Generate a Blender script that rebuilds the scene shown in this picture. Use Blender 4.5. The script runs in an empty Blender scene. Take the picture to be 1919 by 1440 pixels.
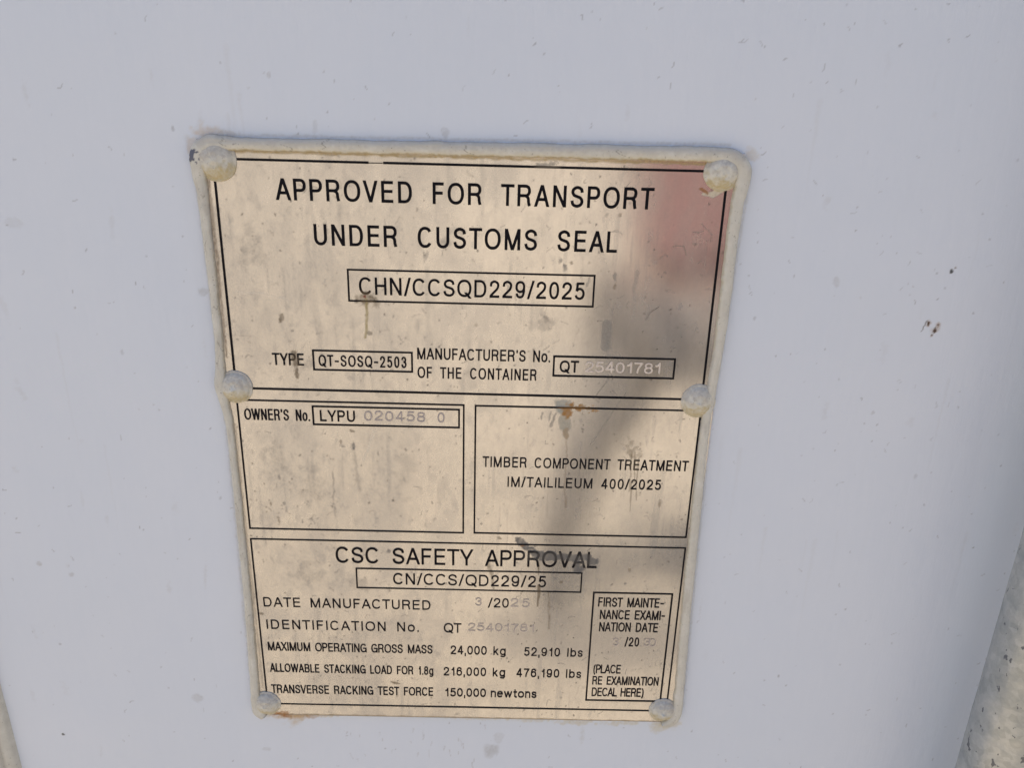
import bpy, bmesh, math
import numpy as np
from mathutils import Matrix, Vector

scene = bpy.context.scene
col = scene.collection
MM = 0.001
PZ = 1.15                     # height of the plate's centre above the ground (m)
rad = math.radians

# ------------------------------------------------------------------ camera
cam = bpy.data.cameras.new('camera')
cam.sensor_fit = 'HORIZONTAL'
cam.sensor_width = 36.0
cam.lens = 36.0 * 1420 / 1919
cam.clip_start = 0.01
cam.clip_end = 500
cam_ob = bpy.data.objects.new('camera', cam)
col.objects.link(cam_ob)
pitch, roll, yaw = rad(19.6015), rad(1.5577), rad(-0.6206)
fw = Vector((0, math.cos(pitch), -math.sin(pitch)))
up = Vector((0, math.sin(pitch), math.cos(pitch)))
rt = Vector((1, 0, 0))
Yr = Matrix.Rotation(yaw, 3, 'Z')
fw, up, rt = Yr @ fw, Yr @ up, Yr @ rt
c_, s_ = math.cos(roll), math.sin(roll)
rt2, up2 = c_ * rt + s_ * up, -s_ * rt + c_ * up
m = Matrix((rt2, up2, -fw)).transposed().to_4x4()
m.translation = Vector((0.01446, -0.300, PZ + 0.1481))
cam_ob.matrix_world = m
scene.camera = cam_ob

# ------------------------------------------------------------------ sky, sun, exposure
SUN_EL, SUN_AZ = rad(71), rad(-58)          # sun behind the container, high: the wall is in open shade
world = bpy.data.worlds.new('World')
scene.world = world
world.use_nodes = True
nt = world.node_tree
nt.nodes.clear()
sky = nt.nodes.new('ShaderNodeTexSky')
sky.sky_type = 'NISHITA'
sky.sun_disc = False
sky.sun_elevation = SUN_EL
sky.sun_rotation = SUN_AZ
sky.air_density = 1.0
sky.dust_density = 3.0
sky.ozone_density = 0.8
bg = nt.nodes.new('ShaderNodeBackground')
bg.inputs['Strength'].default_value = 0.10
out = nt.nodes.new('ShaderNodeOutputWorld')
nt.links.new(sky.outputs[0], bg.inputs[0])
nt.links.new(bg.outputs[0], out.inputs[0])

sun = bpy.data.lights.new('sun', 'SUN')
sun.energy = 4.0
sun.angle = rad(0.53)
sun.color = (1.0, 0.95, 0.87)
sun_ob = bpy.data.objects.new('sun', sun)
col.objects.link(sun_ob)
sd = Vector((math.sin(SUN_AZ) * math.cos(SUN_EL), math.cos(SUN_AZ) * math.cos(SUN_EL), math.sin(SUN_EL)))
sun_ob.rotation_euler = sd.to_track_quat('Z', 'Y').to_euler()
sun_ob.location = sd * 20

scene.view_settings.view_transform = 'Standard'
scene.view_settings.look = 'None'
scene.view_settings.gamma = 1
scene.view_settings.exposure = 0.92
scene.view_settings.use_curve_mapping = False
scene.render.engine = 'CYCLES'
scene.cycles.max_bounces = 8
scene.cycles.use_denoising = True

# ------------------------------------------------------------------ helpers
def tag(o, label=None, cat=None, group=None, kind=None):
    if label: o['label'] = label
    if cat: o['category'] = cat
    if group: o['group'] = group
    if kind: o['kind'] = kind
    return o

def link(name, me, parent=None, mats=()):
    o = bpy.data.objects.new(name, me)
    col.objects.link(o)
    if parent is not None: o.parent = parent
    for mt in mats: me.materials.append(mt)
    return o

def mesh_np(name, verts, quads, smooth=True, attr=None):
    """fast mesh from numpy arrays; quads (n,4); attr (nv,4) -> point colour 'stain'"""
    me = bpy.data.meshes.new(name)
    nv, nf = len(verts), len(quads)
    me.vertices.add(nv)
    me.vertices.foreach_set('co', np.asarray(verts, np.float32).ravel())
    me.loops.add(nf * 4)
    me.loops.foreach_set('vertex_index', np.asarray(quads, np.int32).ravel())
    me.polygons.add(nf)
    me.polygons.foreach_set('loop_start', np.arange(0, nf * 4, 4, dtype=np.int32))
    try:
        me.polygons.foreach_set('loop_total', np.full(nf, 4, np.int32))
    except Exception:
        pass
    me.polygons.foreach_set('use_smooth', np.full(nf, smooth, bool))
    me.update(calc_edges=True)
    if attr is not None:
        a = me.attributes.new('stain', 'FLOAT_COLOR', 'POINT')
        a.data.foreach_set('color', np.asarray(attr, np.float32).ravel())
    return me

def hash2(ix, iy, seed):
    h = (ix.astype(np.int64) * 374761393 + iy.astype(np.int64) * 668265263 + seed * 1442695041) & 0x7fffffff
    h = ((h ^ (h >> 13)) * 1274126177) & 0x7fffffff
    h = ((h ^ (h >> 16)) * 1911520717) & 0x7fffffff
    return ((h ^ (h >> 15)) & 0xffffff) / float(0xffffff)

def vnoise(x, y, seed=0):
    x = np.asarray(x, float); y = np.asarray(y, float)
    ix, iy = np.floor(x), np.floor(y)
    fx, fy = x - ix, y - iy
    fx, fy = fx * fx * (3 - 2 * fx), fy * fy * (3 - 2 * fy)
    a, b = hash2(ix, iy, seed), hash2(ix + 1, iy, seed)
    c, d = hash2(ix, iy + 1, seed), hash2(ix + 1, iy + 1, seed)
    return (a * (1 - fx) + b * fx) * (1 - fy) + (c * (1 - fx) + d * fx) * fy

def fbm(x, y, seed=0, octv=4):
    s = 0.0; amp = 0.5; tot = 0.0
    for i in range(octv):
        s = s + amp * vnoise(x * 2 ** i + 17.3 * i, y * 2 ** i + 5.1 * i, seed + i * 31)
        tot += amp; amp *= 0.55
    return s / tot

def sstep(a, b, x):
    t = np.clip((x - a) / (b - a), 0, 1)
    return t * t * (3 - 2 * t)

class Canvas:
    """stains, drips, dust and specks on a real surface, in millimetres on that surface"""
    def __init__(s, xs, ys):
        s.xs, s.ys = xs, ys
        s.rgb = np.zeros((len(ys), len(xs), 3)) + 0.4
        s.a = np.zeros((len(ys), len(xs)))
    def win(s, x0, x1, y0, y1):
        i0, i1 = np.searchsorted(s.xs, [x0, x1]); j0, j1 = np.searchsorted(s.ys, [y0, y1])
        if i1 <= i0 or j1 <= j0: return None
        X, Y = np.meshgrid(s.xs[i0:i1], s.ys[j0:j1])
        return (slice(j0, j1), slice(i0, i1)), X, Y
    def blend(s, sl, mk, c):
        mk = np.clip(mk, 0, 1)
        a0 = s.a[sl]; an = 1 - (1 - a0) * (1 - mk)
        w = np.where(an > 1e-6, mk / np.maximum(an, 1e-6), 0)[..., None]
        s.rgb[sl] = s.rgb[sl] * (1 - w) + np.array(c) * w
        s.a[sl] = an
    def blot(s, cx, cy, rx, ry, c, alpha, rough=.5, soft=.5, ang=0, grain=.4, seed=1, fs=None):
        R = max(rx, ry) * 1.7
        w = s.win(cx - R, cx + R, cy - R, cy + R)
        if w is None: return
        sl, X, Y = w
        ca, sa = math.cos(ang), math.sin(ang)
        dx, dy = X - cx, Y - cy
        u, v = (dx * ca + dy * sa) / rx, (-dx * sa + dy * ca) / ry
        f = fs or min(rx, ry) * .9
        d = np.sqrt(u * u + v * v) + rough * (fbm(X / f, Y / f, seed, 4) - .5) * 2
        mk = alpha * (1 - sstep(1 - soft, 1.0, d)) * (1 - grain + grain * 2 * fbm(X / .9, Y / .9, seed + 7, 3))
        s.blend(sl, mk, c)
    def path(s, pts, w0, w1, c, alpha, wob=.4, soft=.6, grain=.3, seed=1, fade=0.0):
        pts = np.array(pts, float)
        P = max(w0, w1) * 2 + 2
        w = s.win(pts[:, 0].min() - P, pts[:, 0].max() + P, pts[:, 1].min() - P, pts[:, 1].max() + P)
        if w is None: return
        sl, X, Y = w
        X2 = X + wob * (fbm(X / 3, Y / 3, seed + 3, 3) - .5) * 4
        Y2 = Y + wob * (fbm(X / 3, Y / 3, seed + 5, 3) - .5) * 4
        seg = np.linalg.norm(np.diff(pts, axis=0), axis=1); L = seg.sum(); acc = 0
        mk = np.zeros_like(X)
        for k in range(len(pts) - 1):
            p, q = pts[k], pts[k + 1]; d = q - p
            t = np.clip(((X2 - p[0]) * d[0] + (Y2 - p[1]) * d[1]) / max(d @ d, 1e-9), 0, 1)
            dist = np.hypot(X2 - p[0] - t * d[0], Y2 - p[1] - t * d[1])
            g = (acc + t * seg[k]) / L
            wd = w0 + (w1 - w0) * g
            mk = np.maximum(mk, (1 - sstep(wd * (1 - soft), wd, dist)) * (1 - fade * g))
            acc += seg[k]
        s.blend(sl, alpha * mk * (1 - grain + grain * 2 * fbm(X / .8, Y / .8, seed + 9, 3)), c)
    def attr(s):
        return np.concatenate([s.rgb, s.a[..., None]], -1).reshape(-1, 4)

def grid_mesh(name, xs, ys, yfun, attr, back=None):
    """front sheet facing -Y over xs, ys (mm), optional skirt back to y=back (mm)"""
    nx, ny = len(xs), len(ys)
    X, Y = np.meshgrid(xs, ys)
    V = np.stack([X, yfun(X, Y), Y], -1).reshape(-1, 3)
    idx = np.arange(nx * ny).reshape(ny, nx)
    Q = np.stack([idx[:-1, :-1], idx[:-1, 1:], idx[1:, 1:], idx[1:, :-1]], -1).reshape(-1, 4)
    if back is not None:
        ring = np.concatenate([idx[0, :], idx[1:, -1], idx[-1, -2::-1], idx[-2:0:-1, 0]])
        n0 = len(V)
        B = V[ring].copy(); B[:, 1] = back
        V = np.concatenate([V, B])
        k = np.arange(len(ring)); k2 = (k + 1) % len(ring)
        Q = np.concatenate([Q, np.stack([ring[k2], ring[k], n0 + k, n0 + k2], -1)])
        attr = np.concatenate([attr, attr[ring]])
        cs = [n0, n0 + nx - 1, n0 + nx + ny - 2, n0 + 2 * nx + ny - 3]
        Q = np.concatenate([Q, [[cs[0], cs[3], cs[2], cs[1]]]])
    return mesh_np(name, V * MM, Q, True, attr)

# ---- node helpers
def new_mat(name):
    mt = bpy.data.materials.new(name); mt.use_nodes = True
    return mt, mt.node_tree, mt.node_tree.nodes['Principled BSDF'], mt.node_tree.nodes['Material Output']
def N(t, typ, **kw):
    n = t.nodes.new(typ)
    for k, v in kw.items():
        if k in n.inputs.keys() if not hasattr(n, k) else False: n.inputs[k].default_value = v
        elif hasattr(n, k): setattr(n, k, v)
        else: n.inputs[k.replace('_', ' ')].default_value = v
    return n
def noise(t, scale, detail=4, rough=.6, stretch=None, obj=True):
    n = t.nodes.new('ShaderNodeTexNoise')
    n.inputs['Scale'].default_value = scale; n.inputs['Detail'].default_value = detail; n.inputs['Roughness'].default_value = rough
    tc = t.nodes.new('ShaderNodeTexCoord')
    if stretch:
        mp = t.nodes.new('ShaderNodeMapping'); mp.inputs['Scale'].default_value = stretch
        t.links.new(tc.outputs['Object'], mp.inputs[0]); t.links.new(mp.outputs[0], n.inputs['Vector'])
    else:
        t.links.new(tc.outputs['Object'], n.inputs['Vector'])
    return n.outputs['Fac']
def ramp(t, fac, stops):
    r = t.nodes.new('ShaderNodeValToRGB'); t.links.new(fac, r.inputs[0])
    e = r.color_ramp.elements
    e[0].position, e[0].color = stops[0][0], (*stops[0][1], 1)
    e[1].position, e[1].color = stops[-1][0], (*stops[-1][1], 1)
    for p, c in stops[1:-1]:
        x = e.new(p); x.color = (*c, 1)
    return r.outputs[0]
def mixc(t, fac, a, b, mode='MIX'):
    n = t.nodes.new('ShaderNodeMix'); n.data_type = 'RGBA'; n.blend_type = mode
    for sock, v in ((n.inputs[0], fac), (n.inputs[6], a), (n.inputs[7], b)):
        if hasattr(v, 'links'): t.links.new(v, sock)
        else: sock.default_value = v if isinstance(v, float) else (*v, 1)
    return n.outputs[2]
def maprange(t, v, a, b, c, d):
    n = t.nodes.new('ShaderNodeMapRange')
    t.links.new(v, n.inputs[0])
    for i, x in enumerate((a, b, c, d)): n.inputs[i + 1].default_value = x
    return n.outputs[0]
def bump(t, h, strength, dist, prev=None):
    n = t.nodes.new('ShaderNodeBump'); n.inputs['Strength'].default_value = strength; n.inputs['Distance'].default_value = dist
    t.links.new(h, n.inputs['Height'])
    if prev is not None: t.links.new(prev, n.inputs['Normal'])
    return n.outputs[0]
def stain_attr(t):
    a = t.nodes.new('ShaderNodeAttribute'); a.attribute_name = 'stain'  # real stains; on the rivets also their painted bounce light
    return a.outputs['Color'], a.outputs['Alpha']

# ------------------------------------------------------------------ materials
# white container paint, a little chalky
M_wall, t, b, o = new_mat('white_paint')
sc_, sa_ = stain_attr(t)
base = ramp(t, noise(t, 9, 5, .6), [(.3, (.650, .705, .795)), (.7, (.680, .728, .810))])
base = mixc(t, sa_, base, sc_)
t.links.new(base, b.inputs['Base Color'])
rg = maprange(t, noise(t, 60, 4, .6, (1, 1, .3)), .3, .7, .40, .52)
t.links.new(rg, b.inputs['Roughness'])
b.inputs['Specular IOR Level'].default_value = .45
n1 = bump(t, noise(t, 900, 3, .6), .10, .0003)
n2 = bump(t, noise(t, 130, 3, .5, (1.6, 1, .35)), .28, .0008, n1)
t.links.new(n2, b.inputs['Normal'])

# plate: brushed metal under a thin dirty film
M_plate, t, b, o = new_mat('plate_metal')
sc_, sa_ = stain_attr(t)
b.inputs['Metallic'].default_value = 1
t.links.new(ramp(t, noise(t, 14, 5, .6, (1, 1, .5)), [(.3, (.64, .625, .615)), (.7, (.70, .68, .66))]), b.inputs['Base Color'])
t.links.new(maprange(t, noise(t, 45, 6, .65, (1.5, 1, .4)), .3, .7, .10, .16), b.inputs['Roughness'])
nb = bump(t, noise(t, 1500, 2, .5, (1, 1, .04)), .05, .00004)
nb = bump(t, noise(t, 22, 2, .5), .10, .0008, nb)
t.links.new(nb, b.inputs['Normal'])
film = t.nodes.new('ShaderNodeBsdfPrincipled')
t.links.new(sc_, film.inputs['Base Color']); film.inputs['Roughness'].default_value = .65
film.inputs['Specular IOR Level'].default_value = .3
mu = t.nodes.new('ShaderNodeMath'); mu.operation = 'MULTIPLY'; mu.use_clamp = True
t.links.new(sa_, mu.inputs[0]); t.links.new(maprange(t, noise(t, 1300, 4, .7), .3, .7, .80, 1.20), mu.inputs[1])
mx = t.nodes.new('ShaderNodeMixShader')
t.links.new(mu.outputs[0], mx.inputs[0]); t.links.new(b.outputs[0], mx.inputs[1]); t.links.new(film.outputs[0], mx.inputs[2])
t.links.new(mx.outputs[0], o.inputs[0])

M_ink, t, b, o = new_mat('black_ink')
ink = ramp(t, noise(t, 700, 4, .6), [(.35, (.003, .003, .006)), (.64, (.006, .006, .010)), (.72, (.03, .027, .024)), (.80, (.12, .10, .08))])
tc = t.nodes.new('ShaderNodeTexCoord')
for cx, cz, rx, rz, c in ((-42, 77, 4.5, 3.5, (.11, .08, .05)), (-72.6, 48, 2.2, 6, (.10, .075, .05)), (36, -42, 16, 3.2, (.075, .07, .066)), (53, -43.5, 8, 4, (.075, .07, .066)),
                          (72, 4, 3, 9, (.08, .065, .045)), (44, 31, 8, 1.5, (.16, .08, .025)), (29, 129.5, 6, 1.2, (.12, .10, .08)), (32.6, -60, 1.4, 5, (.09, .07, .05))):   # ink dulled where the grime lies over it
    mp = t.nodes.new('ShaderNodeMapping'); mp.inputs['Scale'].default_value = (1000 / rx, 1, 1000 / rz); mp.inputs['Location'].default_value = (-cx / rx, 0, -cz / rz)
    t.links.new(tc.outputs['Object'], mp.inputs[0])
    ln = t.nodes.new('ShaderNodeVectorMath'); ln.operation = 'LENGTH'; t.links.new(mp.outputs[0], ln.inputs[0])
    ad = t.nodes.new('ShaderNodeMath'); ad.operation = 'ADD'; t.links.new(ln.outputs['Value'], ad.inputs[0]); t.links.new(noise(t, 600, 4, .6), ad.inputs[1])
    ink = mixc(t, maprange(t, ad.outputs[0], 1.0, 1.5, .9, 0), ink, c)
t.links.new(ink, b.inputs['Base Color'])
b.inputs['Roughness'].default_value = .5
b.inputs['Specular IOR Level'].default_value = .10

def stamp_mat(name, ca, cb, r):
    mt, t, b, o = new_mat(name)
    t.links.new(ramp(t, noise(t, 900, 3, .6), [(.35, ca), (.65, cb)]), b.inputs['Base Color'])
    b.inputs['Roughness'].default_value = r
    b.inputs['Metallic'].default_value = .35
    return mt
M_stamp = stamp_mat('punched_grey_metal', (.32, .295, .31), (.43, .395, .395), .5)
M_stamp_faint = stamp_mat('punched_faint_metal', (.37, .335, .335), (.46, .42, .40), .5)
M_edge_hilite = stamp_mat('painted_edge_highlight', (.60, .545, .46), (.68, .62, .53), .45)  # pale colour of the highlight painted beside punched figures
M_stamp_pale = stamp_mat('punched_pale_metal', (.56, .51, .50), (.74, .68, .64), .45)

# cream sealant / painted rivets, dirt and the rivets' painted bounce light from the stain attribute
M_seal, t, b, o = new_mat('cream_sealant')
sc_, sa_ = stain_attr(t)
base = ramp(t, noise(t, 160, 6, .65), [(.3, (.54, .525, .465)), (.55, (.61, .595, .53)), (.75, (.67, .66, .61))])
speck = ramp(t, noise(t, 1100, 2, .5), [(.66, (0, 0, 0)), (.74, (1, 1, 1))])
base = mixc(t, speck, base, (.30, .28, .25))
t.links.new(mixc(t, sa_, base, sc_), b.inputs['Base Color'])
b.inputs['Roughness'].default_value = .55
t.links.new(bump(t, noise(t, 500, 4, .6), .25, .0004), b.inputs['Normal'])

M_galv, t, b, o = new_mat('galvanised_steel')
v = t.nodes.new('ShaderNodeTexVoronoi'); v.inputs['Scale'].default_value = 300
tc = t.nodes.new('ShaderNodeTexCoord'); t.links.new(tc.outputs['Object'], v.inputs['Vector'])
gal = ramp(t, noise(t, 55, 7, .7), [(.32, (.33, .355, .365)), (.5, (.43, .45, .45)), (.68, (.55, .56, .545))])
bw = t.nodes.new('ShaderNodeRGBToBW'); t.links.new(v.outputs['Color'], bw.inputs[0])
gal = mixc(t, .22, gal, bw.outputs[0], 'SOFT_LIGHT')
chip = ramp(t, noise(t, 260, 3, .55, (1, 1, .6)), [(.655, (0, 0, 0)), (.67, (1, 1, 1))])
gal = mixc(t, chip, gal, (.16, .17, .19))
t.links.new(gal, b.inputs['Base Color'])
b.inputs['Metallic'].default_value = .7
t.links.new(maprange(t, noise(t, 90, 4, .6), .3, .7, .35, .6), b.inputs['Roughness'])
nb = bump(t, noise(t, 120, 6, .7), .5, .0012)
t.links.new(nb, b.inputs['Normal'])

M_ground, t, b, o = new_mat('sandy_ground')
g1 = ramp(t, noise(t, 1.1, 8, .65), [(.3, (.40, .335, .25)), (.55, (.46, .39, .295)), (.75, (.51, .44, .345))])
g2 = ramp(t, noise(t, 60, 6, .7), [(.35, (.75, .74, .72)), (.65, (1.1, 1.1, 1.1))])
gcol = mixc(t, 1.0, g1, g2, 'MULTIPLY')
tc = t.nodes.new('ShaderNodeTexCoord'); mp = t.nodes.new('ShaderNodeMapping')       # a darker patch on the ground in front of the feet
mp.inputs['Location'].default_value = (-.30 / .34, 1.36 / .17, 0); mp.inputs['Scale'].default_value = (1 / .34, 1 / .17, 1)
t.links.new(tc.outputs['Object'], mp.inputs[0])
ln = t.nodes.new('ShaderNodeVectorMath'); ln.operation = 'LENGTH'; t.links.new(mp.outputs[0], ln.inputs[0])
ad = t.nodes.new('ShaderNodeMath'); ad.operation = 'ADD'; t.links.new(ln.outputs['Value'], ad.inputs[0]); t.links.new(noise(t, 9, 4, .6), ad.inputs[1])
ground_patch = maprange(t, ad.outputs[0], 1.2, 1.6, 1, 0)
t.links.new(mixc(t, ground_patch, gcol, (.19, .165, .135)), b.inputs['Base Color'])
b.inputs['Roughness'].default_value = .9
t.links.new(bump(t, noise(t, 40, 8, .7), .6, .02), b.inputs['Normal'])

def cloth(name, ca, cb):
    mt, t, b, o = new_mat(name)
    t.links.new(ramp(t, noise(t, 30, 5, .6), [(.35, ca), (.65, cb)]), b.inputs['Base Color'])
    b.inputs['Roughness'].default_value = .85
    return mt
M_shirt = cloth('pink_cloth', (.37, .19, .18), (.44, .24, .225))
M_trousers = cloth('grey_cloth', (.175, .160, .146), (.225, .206, .187))
M_skin = cloth('skin', (.50, .32, .24), (.56, .37, .28))
M_hair = cloth('dark_hair', (.025, .02, .018), (.04, .03, .025))
M_shoe = cloth('shoe_leather', (.05, .045, .04), (.07, .06, .055))

# ------------------------------------------------------------------ ground
gx = np.linspace(-60, 60, 121); GX, GY = np.meshgrid(gx, gx)
gv = np.stack([GX, GY, .03 * (fbm(GX / 4, GY / 4, 5, 3) - .5) * (np.hypot(GX, GY) > 3)], -1).reshape(-1, 3)
gi = np.arange(121 * 121).reshape(121, 121)
gq = np.stack([gi[:-1, :-1], gi[:-1, 1:], gi[1:, 1:], gi[1:, :-1]], -1).reshape(-1, 4)
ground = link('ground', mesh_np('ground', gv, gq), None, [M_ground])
tag(ground, kind='structure')

# ------------------------------------------------------------------ container wall
WALL_Y = 1.6      # mm behind the plate's front face
rng = np.random.default_rng(11)
xs = np.concatenate([np.linspace(-1100, -270, 12), np.arange(-262, 300, .5), np.linspace(308, 1300, 12)])
ys = np.concatenate([np.linspace(-1000, -195, 10), np.arange(-188, 205, .5), np.linspace(212, 1450, 16)])
cv = Canvas(xs, ys)
DK = (.16, .16, .17); GR = (.46, .46, .47)
# faint grey vertical smears
for i in range(70):
    x, y = rng.uniform(-235, 285), rng.uniform(-170, 190)
    cv.blot(x, y, rng.uniform(.6, 2.2), rng.uniform(2, 9), GR, rng.uniform(.06, .22), .8, .9, rng.normal(0, .1), .6, i)
# specks and hair-like marks, denser up and to the right
for i in range(800):
    x, y = -240 + 528 * rng.random() ** .8, -175 + 367 * rng.random() ** .85
    r = rng.uniform(.28, .55) * (1.9 if rng.random() < .05 else 1)
    if rng.random() < .6:
        cv.blot(x, y, r, r * rng.uniform(1, 1.9), DK, rng.uniform(.10, .48), .35, .6, rng.normal(0, .5), .1, i)
    else:
        a = rng.normal(1.3, .8); l = rng.uniform(.8, 2.4)
        mx_, my_ = x + l * .5 * math.cos(a) + rng.normal(0, .35), y + l * .5 * math.sin(a) + rng.normal(0, .35)
        cv.path([(x, y), (mx_, my_), (x + l * math.cos(a), y + l * math.sin(a))], .34, .26, DK, rng.uniform(.15, .5), .15, .6, .3, i)
# individual marks
for x, y, rx, ry, al in ((-179.6, 103.1, 4.2, 3.0, .14), (-108.2, 77.4, 2.6, 2.2, .38), (-59, 141.9, 1.3, 3.2, .22), (-10.2, 141.1, 1.8, 2.6, .32),
                         (147.4, 87.7, 1.7, 2.5, .26), (173, 31.4, 1.1, 1.1, .34), (-133.7, -128.3, 3.3, 4.0, .30), (-75, 159.5, 1.0, 1.5, .3),
                         (12.1, -158.3, 4.6, 6.5, .42), (16, -150, 3, 4.5, .2), (-184, -58, 1.6, 1.4, .35), (-197.8, -52.5, 1.6, 1.6, .4), (-102, -160, 3, 1.4, .25)):
    cv.blot(x, y, rx, ry, (.38, .38, .38), al, .5, .45, 0, .5, int(abs(x) * 7))
for i in range(26):                                     # scuffs under the plate
    x, y = rng.uniform(-62, 16), rng.uniform(-168, -141)
    cv.path([(x, y), (x + rng.normal(0, .4), y - rng.uniform(1, 5))], .5, .3, (.42, .42, .44), rng.uniform(.2, .5), .4, .8, .6, 900 + i)
for i in range(40):                                     # long faint water streaks
    x, y = rng.uniform(-235, 285), rng.uniform(-60, 188)
    cv.path([(x, y), (x + rng.normal(0, .6), y - rng.uniform(20, 70))], rng.uniform(.6, 2), .3, (.50, .50, .50), rng.uniform(.05, .15), .3, .95, .7, 940 + i, .8)
cv.blot(192.9, 93.2, .95, 1.15, (.015, .015, .02), .95, .25, .4, 0, .1, 3)
cv.blot(194.2, 94.6, .45, .6, (.10, .05, .02), .7, .25, .5, 0, .1, 4)
for x, y, rx, ry in ((188.3, 71.3, .9, 1.4), (192.4, 70.9, .9, 1.1), (191.6, 68.6, 1.2, 1.7), (190.8, 66.4, .6, .8)):
    cv.blot(x, y, rx * 1.5, ry * 1.3, (.33, .20, .10), .55, .7, .7, -.2, .5, int(x * 10))
    cv.blot(x, y, rx * .75, ry * .75, (.06, .028, .014), .95, .8, .5, -.2, .2, int(x * 13))
cv.path([(187.3, 72.4), (186.2, 67.8)], .4, .3, (.12, .11, .11), .8, .1, .6, .2, 9)
cv.blot(-204.2, -153.1, 1.1, .8, (.05, .05, .05), .9, .5, .4, -.3, .1, 8)
# rust seeping from under the plate's lower edge
for x, y, rx, ry, c, al in ((-88.5, -138.4, 11, 3.4, (.50, .31, .12), .62), (-91, -137.6, 5, 2.2, (.30, .12, .03), .85), (-81, -138, 8, 2.2, (.42, .24, .09), .6),
                            (-86, -142, 6, 5.5, (.55, .42, .25), .42), (-70, -137.6, 9, 1.8, (.55, .40, .22), .5), (-95.5, -137, 2, 1.4, (.20, .07, .02), .9)):
    cv.blot(x, y, rx, ry, c, al, .7, .7, 0, .6, int(abs(x) * 11))
for x, y, rx, ry, al in ((55, -138.6, 13, 2.4, .5), (78, -139, 12, 2.2, .45), (97, -141, 8, 4.2, .5), (100, -139, 8, 3.5, .4), (30, -138, 14, 1.6, .4), (5, -137.8, 20, 1.2, .35)):
    cv.blot(x, y, rx, ry, (.56, .50, .36), al, .8, .6, 0, .5, int(abs(x) * 5))
cv.blot(58, -148, 1.6, 7, (.5, .5, .48), .3, .6, .9, 0, .6, 77)
# sealant smeared above the top left rivet
cv.blot(-99.3, 139.2, 6.5, 4.0, (.62, .55, .48), .75, .8, .5, .1, .4, 21)
cv.blot(-105.3, 134.0, 3.4, 6.5, (.60, .55, .50), .7, .8, .5, 0, .4, 22)
cv.blot(-93, 138.4, 5, 1.6, (.5, .46, .42), .5, .8, .6, 0, .4, 23)
cv.blot(106.8, 135.5, 3.4, 4.2, (.60, .56, .50), .6, .9, .6, .6, .4, 24)
# thin grime line hugging the outside of the sealant
for x0, y0, x1, y1 in ((-106.2, 128, -104.8, 20), (-104.8, 20, -106.6, -125), (-92, 138.0, 98, 139.3), (107, 130, 103.6, 22), (103.6, 22, 107, -128)):
    cv.path([(x0, y0), (x1, y1)], 1.0, 1.0, (.42, .40, .36), .30, .25, .8, .8, int(abs(x0)))
def wall_y(X, Y):
    return WALL_Y + .35 * (fbm(X / 60 + 9, Y / 60, 3, 2) - .5) * 2
wall = link('container_wall', grid_mesh('container_wall', xs, ys, wall_y, cv.attr(), back=6000), None, [M_wall])
wall.location = (0, 0, PZ)
tag(wall, 'white painted steel container wall with fine dark specks and rust chips behind the plate', 'container wall')

# ------------------------------------------------------------------ data plate
plate = bpy.data.objects.new('data_plate', None)
plate.empty_display_size = .05
plate.location = (0, 0, PZ)
col.objects.link(plate)
tag(plate, 'weathered metal container approval plate with black lettering, riveted to the white wall', 'data plate')

xs = np.arange(-103.6, 103.7, .4); ys = np.arange(-136.4, 136.5, .4)
cv = Canvas(xs, ys)
X, Y = np.meshgrid(xs, ys); full = (slice(0, len(ys)), slice(0, len(xs)))
rng = np.random.default_rng(4)
# all-over dusty film: mottled, drawn out downwards, thicker to the left
left = sstep(60, -70, X)
mot = fbm(X / 9, Y / 16, 40, 5); fine = fbm(X / 1.6, Y / 3.4, 44, 4); run = fbm(X / 2.2, Y / 40, 48, 4)
cv.blend(full, .20 + .22 * left + .30 * (mot - .5) + .16 * (fine - .5), (.485, .43, .355))
cv.blend(full, (.10 + .14 * left) * sstep(.40, .72, fbm(X / 12 + 3, Y / 17, 52, 5)) , (.33, .315, .30))
cv.blend(full, .22 * sstep(.56, .72, run) * sstep(.45, .6, fbm(X / 20, Y / 25, 56, 3)), (.30, .285, .26))
cv.blend(full, .22 * sstep(.54, .78, fbm(X / 3.2, Y / 5, 60, 5)) * (.4 + .6 * left), (.27, .255, .24))
# scattered short vertical dabs
for i in range(240):
    x, y = rng.uniform(-100, 100), rng.uniform(-134, 132)
    if x > 20 and rng.random() < .35: continue
    cv.blot(x, y, rng.uniform(.6, 1.8), rng.uniform(1.2, 5), (.28, .265, .25), rng.uniform(.08, .28), .9, .8, rng.normal(0, .25), .6, 100 + i)
for i in range(800):                                   # specks
    x, y = rng.uniform(-101, 101), rng.uniform(-134, 132)
    r = rng.uniform(.28, .6)
    cv.blot(x, y, r, r * rng.uniform(1, 1.8), (.10, .085, .07), rng.uniform(.25, .75), .4, .6, rng.normal(0, .6), .1, i)
for i in range(260):                                   # hair-like marks
    x, y = rng.uniform(-101, 101), rng.uniform(-134, 132); a = rng.uniform(0, 3.1); l = rng.uniform(1.2, 4)
    k = rng.normal(0, .8)
    cv.path([(x, y), (x + l * .4 * math.cos(a), y + l * .4 * math.sin(a)), (x + l * math.cos(a + k), y + l * math.sin(a + k))], .32, .24, (.15, .135, .12), rng.uniform(.2, .6), .2, .6, .3, 300 + i)
BR = (.155, .115, .07); GY_ = (.185, .175, .16); RU = (.34, .165, .04); GG = (.30, .31, .28)
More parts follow.
